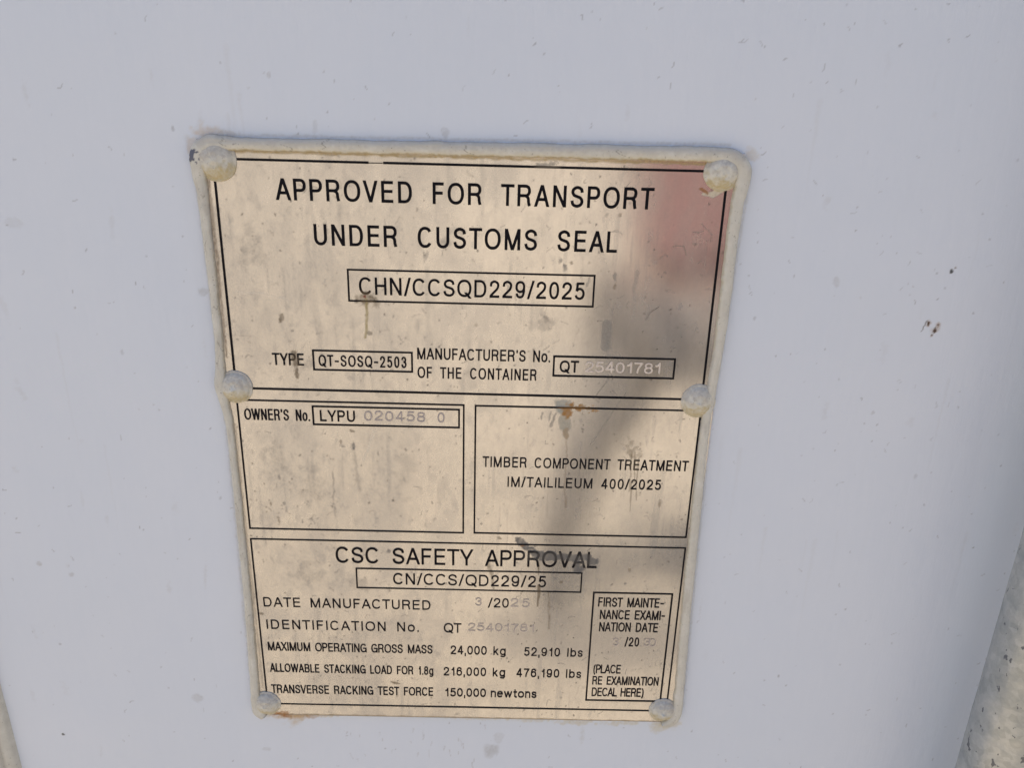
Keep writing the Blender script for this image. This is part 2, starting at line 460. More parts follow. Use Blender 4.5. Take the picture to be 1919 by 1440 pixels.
# rust patch on the upper line of the timber box
cv.blot(40, 31.0, 4.4, 5.2, GG, .8, .6, .35, 0, .3, 501)
cv.blot(40.8, 24.5, 3.1, 6.8, (.36, .34, .28), .8, .6, .35, 0, .3, 502)
cv.blot(41.6, 19.0, 1.6, 3.6, (.34, .26, .17), .8, .6, .4, 0, .3, 503)
cv.blot(42, 29, 2.6, 4.2, RU, .85, .9, .5, 0, .5, 504)
cv.blot(47.5, 31.0, 6.5, 1.6, (.33, .18, .06), .85, 1.2, .5, -.05, .8, 505, fs=1.3)
cv.path([(42, 17), (42.3, 4), (42, -4), (43, -14)], .5, .9, (.27, .21, .15), .42, .3, .8, .6, 506)
cv.blot(43.2, -15, .7, 3.5, (.22, .17, .12), .6, .6, .6, 0, .3, 507)
for x, y, l in ((34.5, 29, 4), (31, 28.5, 3)): cv.path([(x, y), (x - .4, y - l)], .55, .4, GY_, .6, .2, .6, .4, int(x))
cv.path([(36.8, 28.5), (34.8, 22.5)], .5, .9, GY_, .65, .2, .6, .3, 37)
# torn grey tape residue across the safety title
for x, y, rx, ry, an in ((24, -35.5, 4.4, 1.7, -.75), (29.5, -39.8, 4.5, 2.0, -.5), (36, -41.6, 5.5, 2.3, -.1), (42.5, -42.2, 4, 1.8, 0), (50, -42.6, 5.5, 1.9, .05), (56.5, -44.4, 3.2, 1.9, -.5), (50.5, -48.0, 2.6, 2.8, .5)):
    cv.blot(x, y, rx * 1.1, ry * 1.3, (.135, .13, .125), .85, .65, .25, an, .45, int(x * 9), fs=2.2)
cv.blot(24.5, -36.6, 1.2, .9, (.26, .13, .05), .8, .6, .5, 0, .2, 520)
# drips
cv.blot(-42.2, 76.5, 4.6, 3.4, BR, .62, .9, .6, 0, .5, 530)
cv.blot(-38.6, 75.4, 2.6, 2.6, BR, .5, .9, .6, 0, .5, 531)
cv.blot(-42.6, 77.3, 1.0, .8, (.20, .05, .02), .9, .6, .5, 0, .1, 532)
cv.path([(-42.3, 76), (-42.0, 68), (-43.0, 60)], .9, .7, (.36, .29, .13), .72, .25, .6, .4, 533)
cv.blot(-41.3, 61.9, 1.5, 1.3, (.23, .19, .14), .75, .4, .5, 0, .3, 534)
cv.path([(9.2, -46), (10.8, -52), (11.7, -60)], 1.3, .8, BR, .55, .4, .7, .5, 540)
cv.path([(32.6, -58), (32.9, -64), (32.6, -69)], 1.2, .55, BR, .78, .2, .6, .3, 541)
cv.path([(32.3, -46), (32.5, -52)], .6, .5, BR, .7, .2, .6, .3, 543)
cv.path([(37.4, -61), (38, -70), (38.5, -82)], .5, .8, BR, .5, .3, .7, .7, 542)
cv.blot(-72.6, 50, 1.6, 5.0, BR, .72, .8, .5, .05, .4, 550); cv.blot(-72.4, 43.5, 1.2, 4.4, BR, .75, .7, .5, 0, .4, 551)
cv.blot(-67, 47, 3.6, 3.2, GY_, .35, .9, .7, 0, .5, 552)
cv.path([(55.7, 68), (55.9, 58.5)], 2.3, 2.1, (.20, .195, .18), .55, .15, .35, .25, 560)
cv.path([(66.5, 90), (65.5, 82)], 1.3, .9, GY_, .3, .3, .8, .4, 561)
cv.blot(71.7, 12, 3.6, 6.0, BR, .45, 1.3, .9, 0, .9, 570, fs=2.2)
for dx, y0, y1 in ((-1.2, 11, -8), (.3, 11, -4), (1.8, 8, -12), (-.2, -4, -18)): cv.path([(71.8 + dx, y0), (72.3 + dx, y1)], .6, .35, BR, .5, .2, .7, .6, int(580 + dx * 9))
for x, y, rx, ry, al in ((-76.8, 67.3, 1.4, 2.4, .7), (-72.8, 62.2, .9, .9, .65), (37.4, 91.4, 1.5, 1.6, .7), (35.4, 93.4, 1.0, 1.2, .6), (40, 92.9, .8, .9, .6),
                         (57.7, 87.8, 1.0, 2.0, .6), (57.9, 84.0, .8, 1.5, .6), (47, 85, .6, 2.8, .5), (2.5, 66.4, .9, .9, .4), (58, 112.2, .8, 1.0, .5), (52.8, 112.1, .8, .9, .45), (85, -14, .7, 2.6, .6), (-57, 105, 1.2, 3, .35), (-18, 94, 1.2, 2.4, .4),
                         (-36.6, -40.7, 1.3, 2.0, .75), (-83.4, -5, .8, 1.8, .6), (-85.2, -26.5, 1.0, 2.4, .6), (-88.1, -18.1, .5, 1.8, .65), (-90.3, -22.2, .8, .6, .6), (-74.7, -26.7, .6, 1.6, .5), (-82, -18, .8, 1.8, .5),
                         (-55.6, 13, .8, 1.4, .65), (-55, 11, 1.2, .8, .6), (-50, 11, .8, 2.6, .65), (-50.4, 18, 1.2, .9, .6), (40, -53.9, 1.1, 1.0, .65), (43, -55.8, .9, .9, .6), (72.8, -55.6, 1, .8, .7), (74.3, -48.7, 1.0, 1.4, .55),
                         (-97, -76.5, 1.8, 1.2, .6), (-35.6, -115.4, 2.8, 1.0, .72), (28, -130.8, 1.0, 1.6, .5), (-5, -134, 1.5, .8, .5), (14, -33, 1.4, .8, .6), (27, 130.4, 4.2, .9, .65), (31, 130.9, 2.6, .8, .55)):
    cv.blot(x, y, rx, ry, BR if rng.random() < .5 else GY_, al, .7, .5, rng.normal(0, .2), .4, int(abs(x * 31 + y)))
cv.path([(-59.5, -2), (-60, -14), (-59.7, -24)], .8, .5, GY_, .4, .5, .8, .7, 590)
cv.path([(-50.5, 12), (-49.8, 3), (-48, -10)], 1.1, 1.4, GY_, .3, .5, .8, .6, 591)
for x, y, rx, ry, al in ((30, 68, 5, 4.5, .35), (-10, 100, 4, 2.2, .35), (-5, 104, 3.5, 2, .3), (-86, 96, 7, 12, .22), (-85, 5, 6, 10, .25), (-70, -10, 9, 12, .2), (-28, 0, 6, 14, .16), (-75, -55, 9, 8, .25), (-50, -60, 7, 5, .25), (48, -60, 10, 12, .12)):
    cv.blot(x, y, rx, ry, GY_, al, 1.0, .8, 0, .8, int(abs(x * 17)), fs=3)
# scratches
for x0, y0, x1, y1, c, al in ((52.5, 35.5, 59.1, 46, (.12, .11, .10), .5), (53.1, 15.2, 66, 39, (.16, .15, .14), .35), (-40, 19.1, -46.4, 3.8, (.78, .70, .56), .8), (-41.5, 19, -44, 9, (.78, .7, .56), .6),
                              (-94.9, 77.9, -84, 77.5, (.74, .67, .56), .7), (-84, 77.5, -73.6, 75.2, (.74, .67, .56), .6), (71.5, 70.4, 73, 73.5, (.12, .1, .09), .7), (73, 73.5, 76.5, 76.1, (.12, .1, .09), .7), (90.2, 109.6, 94.8, 105.5, (.2, .15, .14), .6), (80, 100.5, 84, 100.8, (.15, .12, .1), .6), (84, 100.8, 85.5, 97, (.15, .12, .1), .6)):
    cv.path([(x0, y0), (x1, y1)], .34, .3, c, al, .1, .6, .2, int(abs(x0)))
# sealant tail under the top right rivet
cv.path([(90, 121), (93, 120.5), (96, 123)], .9, 2.0, (.58, .53, .42), .95, .3, .4, .2, 610)
cv.path([(88.5, 123), (91, 121.5)], .9, .6, (.30, .14, .05), .85, .3, .5, .2, 611)
# grime below the top sealant and beside the left one
cv.path([(-92, 132.3), (92, 132.3)], .9, .9, (.36, .28, .14), .75, .25, .7, .5, 612)
cv.path([(-100.9, 122), (-100.6, 95), (-100.8, 50)], 1.3, .6, (.28, .22, .16), .7, .25, .7, .6, 613)
cv.path([(-100.4, 20), (-100.2, -120)], .7, .7, (.36, .30, .22), .5, .2, .7, .6, 614)
cv.path([(-96, -136), (100, -136.2)], .8, .8, (.25, .19, .11), .6, .2, .8, .8, 615)
cv.blot(-92, -135.6, 6, 1.6, (.34, .15, .04), .8, .8, .6, 0, .5, 616)
def plate_y(X, Y):
    return .12 * (fbm(X / 45 + 2, Y / 45, 9, 2) - .5) * 2
sheet = link('metal_sheet', grid_mesh('metal_sheet', xs, ys, plate_y, cv.attr(), back=1.2), plate, [M_plate])

# ------------------------------------------------------------------ lettering: a single-line sans alphabet
def arc(cx, cy, rx, ry, a0, a1, n=14, p=2.25):
    r = []
    for k in range(n + 1):
        a = rad(a0 + (a1 - a0) * k / n); c, s = math.cos(a), math.sin(a)
        r.append((cx + rx * math.copysign(abs(c) ** (2 / p), c), cy + ry * math.copysign(abs(s) ** (2 / p), s)))
    return r
def spl(P, n=7):
    P = [P[0]] + list(P) + [P[-1]]; r = []
    for i in range(1, len(P) - 2):
        for k in range(n):
            t = k / n; q = []
            for d in (0, 1):
                a, b_, c, e = P[i - 1][d], P[i][d], P[i + 1][d], P[i + 2][d]
                q.append(.5 * (2 * b_ + (c - a) * t + (2 * a - 5 * b_ + 4 * c - e) * t * t + (3 * b_ - a - 3 * c + e) * t ** 3))
            r.append(tuple(q))
    r.append(tuple(P[-2])); return r
OV = arc(.5, .5, .5, .5, 0, 360, 40)
S_ = spl([(.95, .73), (.86, .91), (.5, 1), (.15, .91), (.05, .74), (.2, .585), (.5, .515), (.83, .43), (.97, .25), (.84, .075), (.5, 0), (.13, .08), (0, .29)])
def bowl(y0, y1, x1=1.0, xm=.58): return [(0, y1)] + arc(xm, (y0 + y1) / 2, x1 - xm, (y1 - y0) / 2, 90, -90, 14) + [(0, y0)]
# glyph: (ink width / cap, list of strokes). 'd' = slanted stroke cut level at both ends
G = {
 'A': (.92, [('d', 0, 0, .5, 1), ('d', 1, 0, .5, 1), [(.2, .31), (.8, .31)]]),
 'B': (.80, [[(0, 0), (0, 1)], bowl(.53, 1, .94), bowl(0, .53)]),
 'C': (.90, [arc(.5, .5, .5, .5, 36, 324, 32)]),
 'D': (.83, [[(0, 0), (0, 1)], bowl(0, 1, 1, .45)]),
 'E': (.71, [[(0, 0), (0, 1)], [(0, 1), (1, 1)], [(0, .53), (.93, .53)], [(0, 0), (1, 0)]]),
 'F': (.66, [[(0, 0), (0, 1)], [(0, 1), (1, 1)], [(0, .51), (.88, .51)]]),
 'G': (.92, [arc(.5, .5, .5, .5, 36, 330, 32), [(.55, .47), (1, .47)], [(1, .47), (1, 0)]]),
 'H': (.79, [[(0, 0), (0, 1)], [(1, 0), (1, 1)], [(0, .53), (1, .53)]]),
 'I': (.0, [[(0, 0), (0, 1)]]),
 'K': (.84, [[(0, 0), (0, 1)], ('d', .96, 1, 0, .30), ('d', 1, 0, .36, .60)]),
 'L': (.64, [[(0, 0), (0, 1)], [(0, 0), (1, 0)]]),
 'M': (.96, [[(0, 0), (0, 1)], [(1, 0), (1, 1)], ('d', .0, 1, .5, 0), ('d', 1, 1, .5, 0)]),
 'N': (.80, [[(0, 0), (0, 1)], [(1, 0), (1, 1)], ('d', 0, 1, 1, 0)]),
 'O': (.98, [OV]), 'Q': (.98, [OV, ('d', .60, .26, 1.0, -.08)]),
 'P': (.75, [[(0, 0), (0, 1)], bowl(.46, 1)]),
 'R': (.82, [[(0, 0), (0, 1)], bowl(.49, 1, .97), spl([(.55, .49), (.76, .44), (.88, .33), (.92, .12), (1.0, -.06)])]),
 'S': (.80, [S_]),
 'T': (.80, [[(.5, 0), (.5, 1)], [(0, 1), (1, 1)]]),
 'U': (.79, [[(0, 1)] + arc(.5, .36, .5, .36, 180, 360, 18) + [(1, 1)]]),
 'V': (.88, [('d', 0, 1, .5, 0), ('d', 1, 1, .5, 0)]),
 'W': (1.28, [('d', 0, 1, .26, 0), ('d', .5, 1, .26, 0), ('d', .5, 1, .74, 0), ('d', 1, 1, .74, 0)]),
 'X': (.86, [('d', 0, 0, 1, 1), ('d', 0, 1, 1, 0)]),
 'Y': (.88, [[(.5, 0), (.5, .44)], ('d', 0, 1, .5, .38), ('d', 1, 1, .5, .38)]),
 '0': (.68, [OV]),
 '1': (.40, [[(1, 0), (1, 1)], spl([(-.15, .72), (.45, .77), (.95, .98)])]),
 '2': (.68, [spl([(.02, .68), (.1, .9), (.5, 1), (.9, .89), (.97, .7), (.82, .5), (.4, .27), (.08, .09), (.0, .0)]), [(0, 0), (1, 0)]]),
 '3': (.68, [spl([(.03, .75), (.14, .92), (.48, 1), (.83, .92), (.93, .75), (.82, .58), (.4, .53)]), spl([(.4, .53), (.85, .46), (1, .27), (.87, .08), (.5, 0), (.13, .08), (0, .28)])]),
 '4': (.70, [[(.74, 0), (.74, 1)], ('d', 0, .25, .70, 1), [(0, .25), (1, .25)]]),
 '5': (.68, [[(.9, 1), (.2, 1)], [(.2, 1.0), (.08, .50)], spl([(.08, .50), (.27, .615), (.52, .65), (.87, .545), (1, .32), (.87, .09), (.48, 0), (.13, .07), (.0, .22)])]),
 '6': (.68, [arc(.5, .32, .5, .32, 0, 360, 30), spl([(.01, .32), (.02, .62), (.18, .92), (.54, 1), (.85, .92), (.95, .76)])]),
 '7': (.68, [[(0, 1), (1, 1)], spl([(1, 1), (.7, .68), (.46, .34), (.36, -.06)])]),
 '8': (.68, [arc(.5, .77, .44, .23, 0, 360, 26), arc(.5, .27, .5, .27, 0, 360, 28)]),
 '9': (.68, [arc(.5, .68, .5, .32, 0, 360, 30), spl([(.99, .68), (.98, .38), (.82, .08), (.46, 0), (.15, .08), (.05, .24)])]),
 'o': (.72, [arc(.5, .36, .5, .36, 0, 360, 32)]),
 'e': (.70, [[(0.02, .40), (1, .40)], arc(.5, .36, .5, .36, 6, 322, 30)]),
 'n': (.62, [[(0, 0), (0, .72)], [(0, .45)] + arc(.5, .45, .5, .27, 180, 0, 16) + [(1, 0)]]),
 'w': (.98, [('d', 0, .735, .26, 0), ('d', .5, .735, .26, 0), ('d', .5, .735, .74, 0), ('d', 1, .735, .74, 0)]),
 't': (.44, [[(.4, .96), (.4, .14)] + arc(.85, .14, .45, .14, 180, 270, 6) + [(1, 0)], [(0, .70), (1, .70)]]),
 's': (.62, [[(x, y * .72) for x, y in S_]]),
 'l': (.0, [[(0, 0), (0, 1)]]),
 'b': (.70, [[(0, 0), (0, 1)], arc(.5, .36, .5, .36, 0, 360, 32)]),
 'k': (.64, [[(0, 0), (0, 1)], ('d', .92, .735, 0, .22), ('d', 1, 0, .34, .45)]),
 'g': (.70, [arc(.5, .36, .5, .36, 0, 360, 32), [(1, .72), (1, -.06)] + arc(.5, -.06, .5, .22, 0, -150, 12)]),
 '.': (.0, [[(0, 0.0), (0, .02)]]), ',': (.10, [[(1, .0), (1, .02)], ('d', .2, -.2, 1, .03)]),
 "'": (.10, [[(1, .93), (1, 1)], ('d', .2, .74, 1, .95)]),
 '/': (.50, [('d', 0, -.03, 1, 1.03)]), '-': (.52, [[(0, .44), (1, .44)]]),
 '(': (.36, [spl([(1, 1.04), (.25, .78), (0, .40), (.25, .02), (1, -.26)])]),
 ')': (.36, [spl([(0, 1.04), (.75, .78), (1, .40), (.75, .02), (0, -.26)])]),
}
SB = .085
BEAR = {**{c: .015 for c in 'AVWXYT/'}, **{c: .06 for c in 'OCQGSPoesL'}, **{c: .10 for c in 'HINMDBEUlnbd'}}
def ribbon(bm, pts, t, y):
    P = np.array(pts, float)
    closed = np.allclose(P[0], P[-1])
    if closed: P = P[:-1]
    n = len(P)
    if not closed:                     # square ends on straight stems and bars, plain ends on curves
        d0 = P[1] - P[0]; d1 = P[-1] - P[-2]
        if min(abs(d0)) < 1e-6: P[0] = P[0] - d0 / np.linalg.norm(d0) * t / 2
        if min(abs(d1)) < 1e-6: P[-1] = P[-1] + d1 / np.linalg.norm(d1) * t / 2
    L, Rr = [], []
    for i in range(n):
        a = P[i] - P[i - 1] if (i > 0 or closed) else P[1] - P[0]
        c = P[(i + 1) % n] - P[i] if (i < n - 1 or closed) else a
        a = a / max(np.linalg.norm(a), 1e-9); c = c / max(np.linalg.norm(c), 1e-9)
        na, nc = np.array([-a[1], a[0]]), np.array([-c[1], c[0]])
        mm_ = na + nc; l = np.linalg.norm(mm_); mm_ = na if l < 1e-6 else mm_ / l
        k = min(1 / max(mm_ @ na, .4), 1.6)
        L.append(bm.verts.new(((P[i] + mm_ * t / 2 * k)[0], y, (P[i] + mm_ * t / 2 * k)[1])))
        Rr.append(bm.verts.new(((P[i] - mm_ * t / 2 * k)[0], y, (P[i] - mm_ * t / 2 * k)[1])))
    for i in range(n if closed else n - 1):
        j = (i + 1) % n
        bm.faces.new((L[i], Rr[i], Rr[j], L[j]))
INK_Y = -.20          # ink sits just proud of the sheet (mm, with the sheet's own waviness)
cnt = [0]
def ystep(base):
    cnt[0] = (cnt[0] + 1) % 9
    return base - cnt[0] * .003
def glyph(bm, ch, x, y, cap, w, t, base):
    Wg, strokes = G[ch]
    fx = lambda X_: x + t / 2 + X_ * max(w - t, 0)
    fy = lambda Y_: y + t / 2 + Y_ * (cap - t)
    for s in strokes:
        yy = ystep(base)
        if s[0] == 'd':
            x0, y0, x1, y1 = s[1:]
            if y0 > y1: x0, y0, x1, y1 = x1, y1, x0, y0
            A = np.array([fx(x0), y + y0 * cap]); B_ = np.array([fx(x1), y + y1 * cap])
            dy = B_[1] - A[1]; h = t * .5 * np.hypot(*(B_ - A)) / dy
            h = min(h, t * 1.1)
            vs = [bm.verts.new((px, yy, py)) for px, py in ((A[0] - h, A[1]), (A[0] + h, A[1]), (B_[0] + h, B_[1]), (B_[0] - h, B_[1]))]
            bm.faces.new(vs)
        else:
            ribbon(bm, [(fx(a), fy(b_)) for a, b_ in s], t, yy)
def text_line(s, x0, x1, y, cap, sx, t, mat, name='lettering', gap=.62, base=INK_Y, label=None, hilite=None):
    """one line of print from x0 to x1 (mm); sx condenses the letters, spacing takes up the rest"""
    ws = [None if c == ' ' else max(G[c][0] * cap * sx, t) for c in s]
    sb = SB * cap * sx
    tot = 0; nsp = 0
    for i, c in enumerate(s):
        if c == ' ': tot += (gap - 2 * SB * sx) * cap * (1 if i + 1 < len(s) and s[i + 1] != ' ' else 1)
        else:
            tot += ws[i] + 2 * BEAR.get(c, SB) * cap * sx + (.12 * cap * sx if c == '1' else 0)
    tot -= (BEAR.get(s[0], SB) + BEAR.get(s[-1], SB)) * cap * sx
    k = (x1 - x0 - tot) / max(len([c for c in s]) - 1, 1)
    bm = bmesh.new(); x = x0 - BEAR.get(s[0], SB) * cap * sx
    for i, c in enumerate(s):
        if c == ' ': x += (gap - 2 * SB * sx) * cap + k; continue
        e = .06 * cap * sx if c == '1' else 0
        sb = BEAR.get(c, SB) * cap * sx
        if hilite is not None:           # a punched figure: a pale offset copy paints the highlight along its edge
            n0 = len(bm.faces); glyph(bm, c, x + sb + e + .14, y - .15, cap, ws[i], t, base + .03)
            bm.faces.ensure_lookup_table()
            for f in bm.faces[n0:]: f.material_index = 1
        jy = .12 * math.sin(i * 2.3 + x0) if hilite is not None else 0
        glyph(bm, c, x + sb + e, y + jy, cap, ws[i], t, base)
        x += ws[i] + 2 * sb + 2 * e + k
    me = bpy.data.meshes.new(name)
    bmesh.ops.scale(bm, vec=(MM, MM, MM), verts=bm.verts)
    bmesh.ops.recalc_face_normals(bm, faces=bm.faces)
    for f in bm.faces:
        f.normal_update()
        if f.normal.y > 0: f.normal_flip()
    bm.to_mesh(me); bm.free()
    ob = link(name, me, plate, [mat] + ([hilite] if hilite is not None else []))
    if label: ob['label'] = label
    return ob

LINES = [
 ("APPROVED FOR TRANSPORT", -75.4, 70.6, 114.60, 8.2, 0.786, 1.02, .82),
 ("UNDER CUSTOMS SEAL", -61.6, 57.7, 97.50, 8.3, 0.775, 1.02, .86),
 ("CHN/CCSQD229/2025", -44.8, 46.0, 78.10, 7.1, 0.823, .82, .6),
 ("TYPE", -82.1, -69.0, 47.25, 5.2, 0.738, .62, .6),
 ("QT-SOSQ-2503", -62.9, -26.4, 47.20, 4.95, 0.644, .58, .6),
 ("MANUFACTURER'S No.", -21.9, 33.3, 51.25, 4.95, 0.717, .58, .62),
 ("OF THE CONTAINER", -21.9, 27.9, 43.00, 4.95, 0.665, .58, .66),
 ("QT", 37.4, 45.4, 47.0, 5.1, 0.844, .66, .6),
 ("OWNER'S No.", -96.0, -68.1, 22.25, 5.15, 0.580, .58, .6),
 ("LYPU", -63.8, -48.9, 22.35, 5.1, 0.844, .64, .6),
 ("TIMBER COMPONENT TREATMENT", 5.8, 95.9, 2.50, 4.95, 0.728, .56, .66),
 ("IM/TAILILEUM 400/2025", 16.9, 84.7, -6.95, 4.9, 0.802, .56, .72),
 ("CSC SAFETY APPROVAL", -60.7, 58.9, -47.8, 8.45, 0.823, .92, .74),
 ("CN/CCS/QD229/25", -34.8, 36.0, -58.75, 6.0, 0.886, .66, .6),
 ("DATE MANUFACTURED", -95.8, -17.7, -72.5, 5.2, 0.886, .58, .80),
 ("/20", 9.2, 19.0, -70.4, 5.15, 0.886, .58, .6),
 ("IDENTIFICATION No.", -95.4, -23.4, -85.05, 5.25, 0.886, .58, .82),
 ("QT", -11.5, -3.1, -85.1, 5.3, 0.865, .60, .6),
 ("MAXIMUM OPERATING GROSS MASS", -95.8, -16.9, -97.55, 4.95, 0.665, .55, .56),
 ("24,000 kg", -8.3, 18.2, -97.6, 4.95, 0.802, .57, .66),
 ("52,910 lbs", 27.0, 55.3, -97.7, 4.95, 0.802, .57, .66),
 ("ALLOWABLE STACKING LOAD FOR 1.8g", -95.9, -16.7, -110.15, 4.95, 0.601, .55, .52),
 ("216,000 kg", -11.7, 18.2, -110.3, 4.95, 0.802, .57, .62),
 ("476,190 lbs", 23.7, 55.3, -110.3, 4.95, 0.802, .57, .62),
 ("TRANSVERSE RACKING TEST FORCE", -96.2, -16.9, -122.9, 5.05, 0.633, .55, .54),
 ("150,000 newtons", -11.3, 34.0, -122.95, 4.95, 0.84, .57, .52),
 ("FIRST MAINTE-", 60.9, 91.7, -68.7, 5.05, 0.633, .55, .55),
 ("NANCE EXAMI-", 62.1, 92.9, -75.65, 5.05, 0.633, .55, .55),
 ("NATION DATE", 62.2, 90.2, -82.6, 5.05, 0.633, .55, .55),
 ("/20", 75.0, 81.9, -91.0, 5.1, 0.633, .55, .5),
 ("(PLACE", 61.0, 74.3, -107.15, 5.05, 0.612, .52, .5),
 ("RE EXAMINATION", 60.9, 93.3, -114.0, 4.95, 0.591, .52, .52),
 ("DECAL HERE)", 61.0, 86.6, -121.05, 5.05, 0.612, .52, .5),
]
for s, x0, x1, y, cap, sx, t_, gap in LINES:
    text_line(s, x0, x1, y, cap, sx, t_ * 1.13, M_ink, gap=gap)
for s, x0, x1, y, cap, mat, lb in (
    ("25401781", 48.0, 79.6, 47.45, 4.6, M_stamp_pale, 'pale punched number in the upper right box'),
    ("020458", -45.0, -19.0, 23.1, 4.5, M_stamp, 'grey punched number beside the owner letters'),
    ("0", -13.7, -9.9, 23.1, 4.5, M_stamp, 'single grey punched zero at the end of the owner box'),
    ("3", 3.2, 7.1, -69.6, 4.6, M_stamp_faint, 'faint punched month before the date'),
    ("25", 19.9, 28.7, -69.9, 4.7, M_stamp_faint, 'faint punched year after the date'),
    ("25401781", 0.0, 31.6, -83.9, 4.5, M_stamp_faint, 'faint punched identification number'),
    ("3", 69.2, 72.1, -90.8, 4.5, M_stamp_faint, 'faint punched month in the small box'),
    ("30", 83.9, 90.0, -90.7, 4.5, M_stamp_faint, 'faint punched year in the small box')):
    text_line(s, x0, x1, y, cap, 1.12 if len(s) > 1 else .98, .58, mat, 'stamped_number', base=-.16, label=lb, hilite=M_edge_hilite)

# printed rules and boxes
def rules(segs, t, name='printed_frame'):
    bm = bmesh.new()
    for x0, y0, x1, y1 in segs:
        ribbon(bm, [(x0, y0), (x1, y1)], t, ystep(INK_Y + .02))
    bmesh.ops.scale(bm, vec=(MM, MM, MM), verts=bm.verts)
    for f in bm.faces:
        f.normal_update()
        if f.normal.y > 0: f.normal_flip()
    me = bpy.data.meshes.new(name); bm.to_mesh(me); bm.free()
    return link(name, me, plate, [M_ink])
def box(x0, y0, x1, y1, t, name='printed_frame'):
    return rules([(x0, y0, x1, y0), (x1, y0, x1, y1), (x1, y1, x0, y1), (x0, y1, x0, y0)], t, name)
rules([(-98.2, 129.4, -39.6, 129.4), (-33.6, 129.45, 98.0, 129.5), (98.0, 129.5, 98.2, 36.2), (98.2, 36.2, -98.3, 36.6), (-98.3, 36.6, -98.2, 129.4)], .92)
rules([(-39.4, 129.3, -33.8, 129.35)], .34)
box(-98.5, -30.7, -2.5, 31.25, .74)
box(2.5, -30.6, 98.4, 31.1, .74)
box(-98.7, -129.5, 98.7, -36.15, .72)
box(-49.0, 75.4, 49.6, 88.1, .74)
box(-65.0, 45.6, -24.1, 54.0, .74)
box(34.9, 45.4, 85.2, 53.9, .78)
box(-66.7, 20.8, -4.5, 29.1, .76)
box(-51.6, -61.0, 52.3, -50.6, .66)
box(58.5, -123.6, 95.2, -61.0, .80)

# ------------------------------------------------------------------ rivets
def lathe_rivet(name, x, y, seed, nub=.5, squash=1.0, R=7.0, H=3.2, tilt=0.0):
    prof = [(0, H), (.12, H), (.25, H * .985), (.4, H * .93), (.55, H * .82), (.68, H * .66), (.78, H * .48), (.84, H * .30), (.87, H * .20), (.93, H * .19), (.985, H * .17), (1.0, H * .08), (1.0, -.4)]
    # resample
    pr = np.array(prof); rr = np.interp(np.linspace(0, 12, 37), np.arange(13), pr[:, 0]) * R; hh = np.interp(np.linspace(0, 12, 37), np.arange(13), pr[:, 1])
    na = 64; V, A = [], []
    ang = np.linspace(0, 2 * np.pi, na, endpoint=False)
    for r, h in zip(rr, hh):
        px, py = r * np.cos(ang), r * np.sin(ang) * squash
        wob = 1 + .05 * (fbm(np.cos(ang) * 1.6 + seed, np.sin(ang) * 1.6, seed, 3) - .5) * 2 * (r / R)
        px, py = px * wob, py * wob
        hz = h + (0.7 * (fbm(px / 2.6 + seed, py / 2.6, seed + 2, 4) - .5) + .26 * (fbm(px / .9, py / .9, seed + 3, 3) - .5)) * (h > .3)
        hz = hz + nub * np.exp(-(((px + .4) ** 2 + (py + .8) ** 2) / .9)) + .22 * np.sin(r * 2.6) * .35 * (h > 1)
        V.append(np.stack([px, -hz, py], -1))
        # settled grey dust above, yellow ground-bounce light painted below
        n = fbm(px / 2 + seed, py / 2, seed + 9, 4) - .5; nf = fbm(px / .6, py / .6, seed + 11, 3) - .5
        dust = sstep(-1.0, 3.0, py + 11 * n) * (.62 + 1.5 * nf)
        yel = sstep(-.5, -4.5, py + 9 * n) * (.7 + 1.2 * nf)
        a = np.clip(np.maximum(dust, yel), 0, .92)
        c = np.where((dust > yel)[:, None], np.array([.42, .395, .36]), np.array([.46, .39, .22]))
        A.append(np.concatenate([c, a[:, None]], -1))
    V = np.concatenate(V); A = np.concatenate(A)
    n = len(rr); I = np.arange(n * na).reshape(n, na); J = np.roll(I, -1, 1)
    Q = np.stack([I[:-1], I[1:], J[1:], J[:-1]], -1).reshape(-1, 4)
    V[:, 0] += x; V[:, 2] += y
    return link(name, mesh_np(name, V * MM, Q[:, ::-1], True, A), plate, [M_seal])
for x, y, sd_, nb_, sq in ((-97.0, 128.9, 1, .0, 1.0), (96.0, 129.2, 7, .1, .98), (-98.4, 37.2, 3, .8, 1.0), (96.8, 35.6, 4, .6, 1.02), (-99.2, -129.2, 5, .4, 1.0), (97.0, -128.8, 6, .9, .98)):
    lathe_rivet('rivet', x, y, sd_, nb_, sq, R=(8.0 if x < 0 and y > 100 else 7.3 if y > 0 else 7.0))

# ------------------------------------------------------------------ sealant bead round three sides
path = [(-101.0, -137.2, 2.6), (-103.2, -134, 3.3), (-104.0, -128, 3.0), (-104.0, -118, 2.5), (-103.3, -90, 2.3), (-102.8, -60, 2.1), (-102.4, 0, 1.9), (-102.6, 20, 1.9), (-103.6, 30, 2.4), (-104.4, 38, 3.0), (-103.8, 46, 2.3),
        (-103.3, 60, 2.0), (-103.2, 92, 2.1), (-103.4, 116, 2.5), (-103.8, 124, 3.2), (-103.0, 131, 3.9), (-99.0, 134.6, 3.7), (-93, 134.9, 3.0), (-80, 134.8, 2.7), (-40, 135.0, 2.8), (0, 135.2, 2.9), (50, 135.4, 3.0), (85, 135.6, 3.1), (94, 135.4, 3.3),
        (100.5, 134.0, 3.8), (103.5, 130, 3.8), (103.6, 122, 3.2), (102.9, 112, 2.8), (102.7, 62, 2.5), (101.9, 45, 2.3), (101.4, 34, 2.3), (100.9, 22, 2.4), (101.5, -15, 2.5), (102.2, -57, 2.7), (103.4, -100, 2.6), (104.0, -120, 2.8), (103.6, -130, 3.2), (101.5, -135.5, 3.2), (97, -137.8, 2.0)]
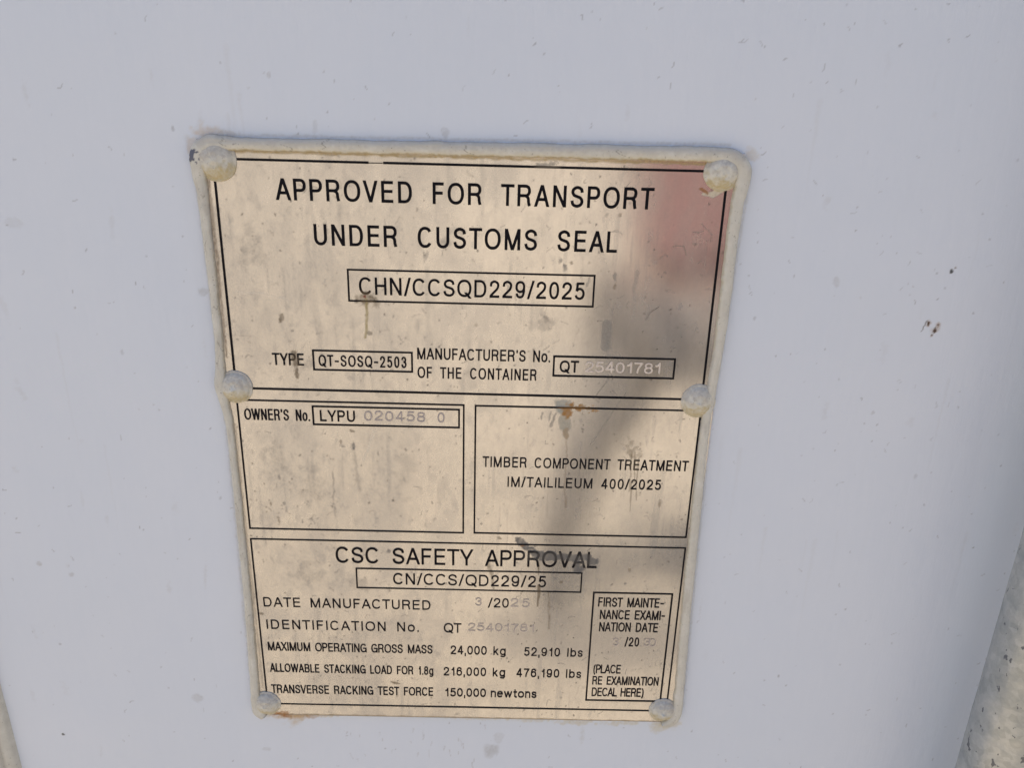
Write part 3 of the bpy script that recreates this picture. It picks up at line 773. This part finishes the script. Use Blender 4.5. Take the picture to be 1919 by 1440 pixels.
pp = np.array(spl([tuple(p[:2]) for p in path], 30)); ww = np.array([q[1] for q in spl([(i, p[2]) for i, p in enumerate(path)], 30)])
seg = np.r_[0, np.cumsum(np.linalg.norm(np.diff(pp, axis=0), axis=1))]
ss = np.arange(0, seg[-1], .55)
px, py, wv = np.interp(ss, seg, pp[:, 0]), np.interp(ss, seg, pp[:, 1]), np.interp(ss, seg, ww)
tx, ty = np.gradient(px), np.gradient(py); l = np.hypot(tx, ty); nx_, ny_ = ty / l, -tx / l      # n points inward (clockwise path)
ns = 17; V, A = [], []
for k in range(ns):
    u = -1 + 2 * k / (ns - 1)
    ew = wv * (1 + .13 * (fbm(ss / 5 + 40 * (u > 0), ss * 0, 71, 3) - .5) * 2)
    hgt = 1.9 * np.sqrt(np.maximum(1 - abs(u) ** 2.3, 0)) * (wv / 2.4) ** .45
    hgt = hgt + (.35 * (fbm(ss / 3.5, np.full_like(ss, u * 1.4), 75, 4) - .5)) * (1 - abs(u) ** 4) - .18 * np.exp(-((u + .25) / .12) ** 2) * sstep(.4, .6, fbm(ss / 30, ss * 0, 79, 2))
    ew = ew * .92; X_, Y_ = px + nx_ * u * ew, py + ny_ * u * ew
    V.append(np.stack([X_, -hgt + (1.4 if abs(u) == 1 else 0), Y_], -1))
    top = ny_ < -.7
    nf = fbm(X_ / 1.1, Y_ / 1.1, 83, 3) - .5; nl = fbm(ss / 14, ss * 0 + u, 85, 3)
    grey = np.where(top, sstep(.6, -.8, u + nf * 1.6) * .85, .10 + .5 * sstep(.55, .75, nl)) * (.8 + .9 * nf)
    yel = np.where(top, sstep(.55, .95, u + nf * .5) * .85, sstep(.6, 1.0, u * np.sign(-nx_ + 1e-6) * 0 + u + nf * .4) * .45)
    corner = np.exp(-((X_ + 104.5) ** 2 + (Y_ - 129.8) ** 2) / 9.0) * (fbm(X_ / 2.3 + 4, Y_ / 1.5, 97, 4) > .5)
    crack = 0 * ss                                    # fine cracks and hairs across the bead
    for q, (s0, u0, u1, sl_) in enumerate(((188, -.9, .2, 3), (194, -.2, .9, -2), (209, -.6, .8, 2), (236, -.9, -.1, 4), (255, -.3, .6, -3), (281, -.8, .3, 2), (304, -.2, .9, 3), (318, -.9, .4, -2), (60, -.5, .5, 5), (118, -.6, .2, -4), (372, -.5, .7, 3), (430, -.4, .4, 4), (505, -.7, .1, -5))):
        if u0 <= u <= u1: crack = np.maximum(crack, np.abs(ss - s0 - sl_ * u - 1.2 * math.sin(u * 5 + q)) < .3)
    a = np.clip(np.maximum(grey, yel), 0, .9)
    c = np.where((grey > yel)[:, None], np.array([.42, .395, .355]), np.array([.38, .31, .17]))
    c = np.where((corner > .35)[:, None], np.array([.05, .06, .11]), c); a = np.where(corner > .35, .9, a)
    c = np.where((crack > .5)[:, None], np.array([.16, .145, .12]), c); a = np.where(crack > .5, .7, a)
    A.append(np.concatenate([c, a[:, None]], -1))
V = np.stack(V, 1); A = np.stack(A, 1); nS = len(ss)
I = np.arange(nS * ns).reshape(nS, ns)
Q = np.stack([I[:-1, :-1], I[1:, :-1], I[1:, 1:], I[:-1, 1:]], -1).reshape(-1, 4)
seal = link('sealant_bead', mesh_np('sealant_bead', V.reshape(-1, 3) * MM, Q, True, A.reshape(-1, 4)), plate, [M_seal])
bm = bmesh.new(); bm.from_mesh(seal.data)
bmesh.ops.holes_fill(bm, edges=[e for e in bm.edges if e.is_boundary], sides=0)
bmesh.ops.recalc_face_normals(bm, faces=bm.faces); bm.to_mesh(seal.data); bm.free()

# ------------------------------------------------------------------ locking rod on the right
def rod_mesh(R, z0, z1, seed):
    na, nz = 64, 900
    ang = np.linspace(0, 2 * np.pi, na, endpoint=False); z = np.linspace(z0, z1, nz)
    AA, ZZ = np.meshgrid(ang, z)
    r = R + .35 * (fbm(AA * 3, ZZ / 9, seed, 4) - .5)
    r[:, -1] = r[:, -1]
    V = np.stack([r * np.cos(AA), r * np.sin(AA), ZZ], -1).reshape(-1, 3)
    I = np.arange(na * nz).reshape(nz, na); J = np.roll(I, -1, 1)
    Q = np.stack([I[:-1], J[:-1], J[1:], I[1:]], -1).reshape(-1, 4)
    return mesh_np('locking_rod', V * MM, Q)
rod = link('locking_rod', rod_mesh(17, -1050, 1380, 3), None, [M_galv])
rod.location = (.2500, -.028, PZ)
tag(rod, 'round mottled galvanised locking rod standing off the white wall, lower right corner', 'locking rod')

# pale sealant strip in the lower left corner
zz = np.linspace(-950, 1300, 1500); ns = 25; V, A = [], []
for k in range(ns):
    u = -1 + 2 * k / (ns - 1)
    h = 5.0 * np.sqrt(max(1 - abs(u) ** 2.6, 0)) - 1.1 * math.exp(-((u - .50) / .10) ** 2) - .8 * math.exp(-((u + .2) / .1) ** 2) + .5 * (fbm(zz / 14, zz * 0 + u * 2, 31, 3) - .5)
    xx = -241 + u * 12 * (1 + .03 * (fbm(zz / 25, zz * 0, 33, 3) - .5))
    V.append(np.stack([xx, WALL_Y - h + (1.2 if abs(u) == 1 else 0), zz], -1))
    g = np.exp(-((u - .50) / .12) ** 2) * .8 + .30 * (fbm(zz / 5, zz * 0 + u * 4, 35, 3)) * (u > .85)
    A.append(np.concatenate([np.tile([.38, .37, .33], (len(zz), 1)), np.clip(g + zz * 0, 0, .9)[:, None]], -1))
V = np.stack(V, 1); A = np.stack(A, 1)
I = np.arange(len(zz) * ns).reshape(len(zz), ns)
Q = np.stack([I[:-1, :-1], I[:-1, 1:], I[1:, 1:], I[1:, :-1]], -1).reshape(-1, 4)
strip = link('sealant_strip', mesh_np('sealant_strip', V.reshape(-1, 3) * MM, Q, True, A.reshape(-1, 4)), None, [M_seal])
strip.location = (0, 0, PZ)
tag(strip, 'pale ridged sealant strip running down the wall at the lower left corner', 'sealant strip')

# ------------------------------------------------------------------ the person the plate mirrors, standing on the ground behind the camera
def skin(name, joints, links_, root, mats, parent, sub=2):
    me = bpy.data.meshes.new(name)
    names = list(joints); idx = {n: i for i, n in enumerate(names)}
    me.from_pydata([joints[n][0] for n in names], [(idx[a], idx[b_]) for a, b_ in links_], [])
    ob = link(name, me, parent, mats)
    ob.modifiers.new('skin', 'SKIN'); ob.modifiers.new('sub', 'SUBSURF').levels = sub
    ob.modifiers['sub'].render_levels = sub
    for n in names:
        sv = me.skin_vertices[0].data[idx[n]]
        r = joints[n][1]; sv.radius = r if isinstance(r, tuple) else (r, r)
        sv.use_root = (n == root)
    ob.modifiers['skin'].use_smooth_shade = True
    dg = bpy.context.evaluated_depsgraph_get()
    me2 = bpy.data.meshes.new_from_object(ob.evaluated_get(dg))
    ob.modifiers.clear(); ob.data = me2; me2.name = name
    return ob
person = bpy.data.objects.new('person', None); col.objects.link(person)
person.location = (.52, -1.66, 0)
tag(person, 'person in a pink shirt and grey trousers standing legs apart, mirrored softly in the plate', 'person')
J = {'pelvis': ((0, 0, .90), (.20, .12)), 'belly': ((0, 0, 1.08), (.14, .10)), 'chest': ((0, 0, 1.30), (.17, .11)), 'neck': ((0, .01, 1.48), .055), 'chin': ((0, .04, 1.56), .075), 'crown': ((0, .02, 1.69), .085),
     'shL': ((-.19, 0, 1.40), .065), 'elL': ((-.47, .10, 1.31), .065), 'wrL': ((-.30, .28, 1.42), .034), 'shR': ((.19, 0, 1.40), .065), 'elR': ((.38, .05, 1.16), .048), 'wrR': ((.34, .22, 1.0), .034),
     'hipL': ((-.14, 0, .78), .125), 'knL': ((-.26, .03, .48), .062), 'anL': ((-.35, 0, .09), .042), 'hipR': ((.14, 0, .78), .125), 'knR': ((.26, .03, .48), .062), 'anR': ((.35, 0, .09), .042)}
for sgn, w_, d in ((-1, 'L', (.6, .75, .1)), (1, 'R', (-.1, .8, -.5))):
    b0 = Vector(J['wr' + w_][0]); dv = Vector(d).normalized(); sdv = dv.cross(Vector((0, 0, 1))).normalized()
    J['pm' + w_] = (tuple(b0 + dv * .06), .028)
    for q in range(4):
        k0 = b0 + dv * .10 + sdv * (q - 1.5) * .021
        J['f%d%s' % (q, w_)] = (tuple(k0), .010)
        J['g%d%s' % (q, w_)] = (tuple(k0 + dv * (.05, .06, .055, .04)[q] + Vector((0, 0, -.02))), .008)
    J['th' + w_] = (tuple(b0 + dv * .07 + sdv * sgn * .055), .011)
LK = [('pelvis', 'belly'), ('belly', 'chest'), ('chest', 'neck'), ('neck', 'chin'), ('chin', 'crown')]
for w_ in 'LR':
    LK += [('chest', 'sh' + w_), ('sh' + w_, 'el' + w_), ('el' + w_, 'wr' + w_), ('wr' + w_, 'pm' + w_), ('pm' + w_, 'th' + w_), ('pelvis', 'hip' + w_), ('hip' + w_, 'kn' + w_), ('kn' + w_, 'an' + w_)]
    for q in range(4): LK += [('pm' + w_, 'f%d%s' % (q, w_)), ('f%d%s' % (q, w_), 'g%d%s' % (q, w_))]
skin('body', J, LK, 'pelvis', [M_skin], person)
def sub(keys, grow, extra=None):
    d = {k: (J[k][0], tuple(r + grow for r in J[k][1]) if isinstance(J[k][1], tuple) else J[k][1] + grow) for k in keys}
    d.update(extra or {}); return d
skin('shirt', sub(['belly', 'chest', 'shL', 'elL', 'shR', 'elR'], .025, {'hem': ((0, 0, 1.02), (.18, .13)), 'collar': ((0, .0, 1.45), .08)}),
     [('hem', 'belly'), ('belly', 'chest'), ('chest', 'collar'), ('chest', 'shL'), ('shL', 'elL'), ('chest', 'shR'), ('shR', 'elR')], 'belly', [M_shirt], person)
skin('trousers', sub(['pelvis', 'hipL', 'knL', 'anL', 'hipR', 'knR', 'anR'], .033),
     [('pelvis', 'hipL'), ('hipL', 'knL'), ('knL', 'anL'), ('pelvis', 'hipR'), ('hipR', 'knR'), ('knR', 'anR')], 'pelvis', [M_trousers], person)
for sx_ in (-.35, .35):
    skin('shoe', {'h': ((sx_, -.05, .055), .05), 'm': ((sx_, .06, .05), .048), 't': ((sx_ * 1.05, .19, .04), .038)}, [('h', 'm'), ('m', 't')], 'm', [M_shoe], person)
skin('hair', {'a': ((0, -.03, 1.66), .085), 'b': ((0, .0, 1.73), .075), 'c': ((0, .05, 1.745), .05)}, [('a', 'b'), ('b', 'c')], 'b', [M_hair], person)
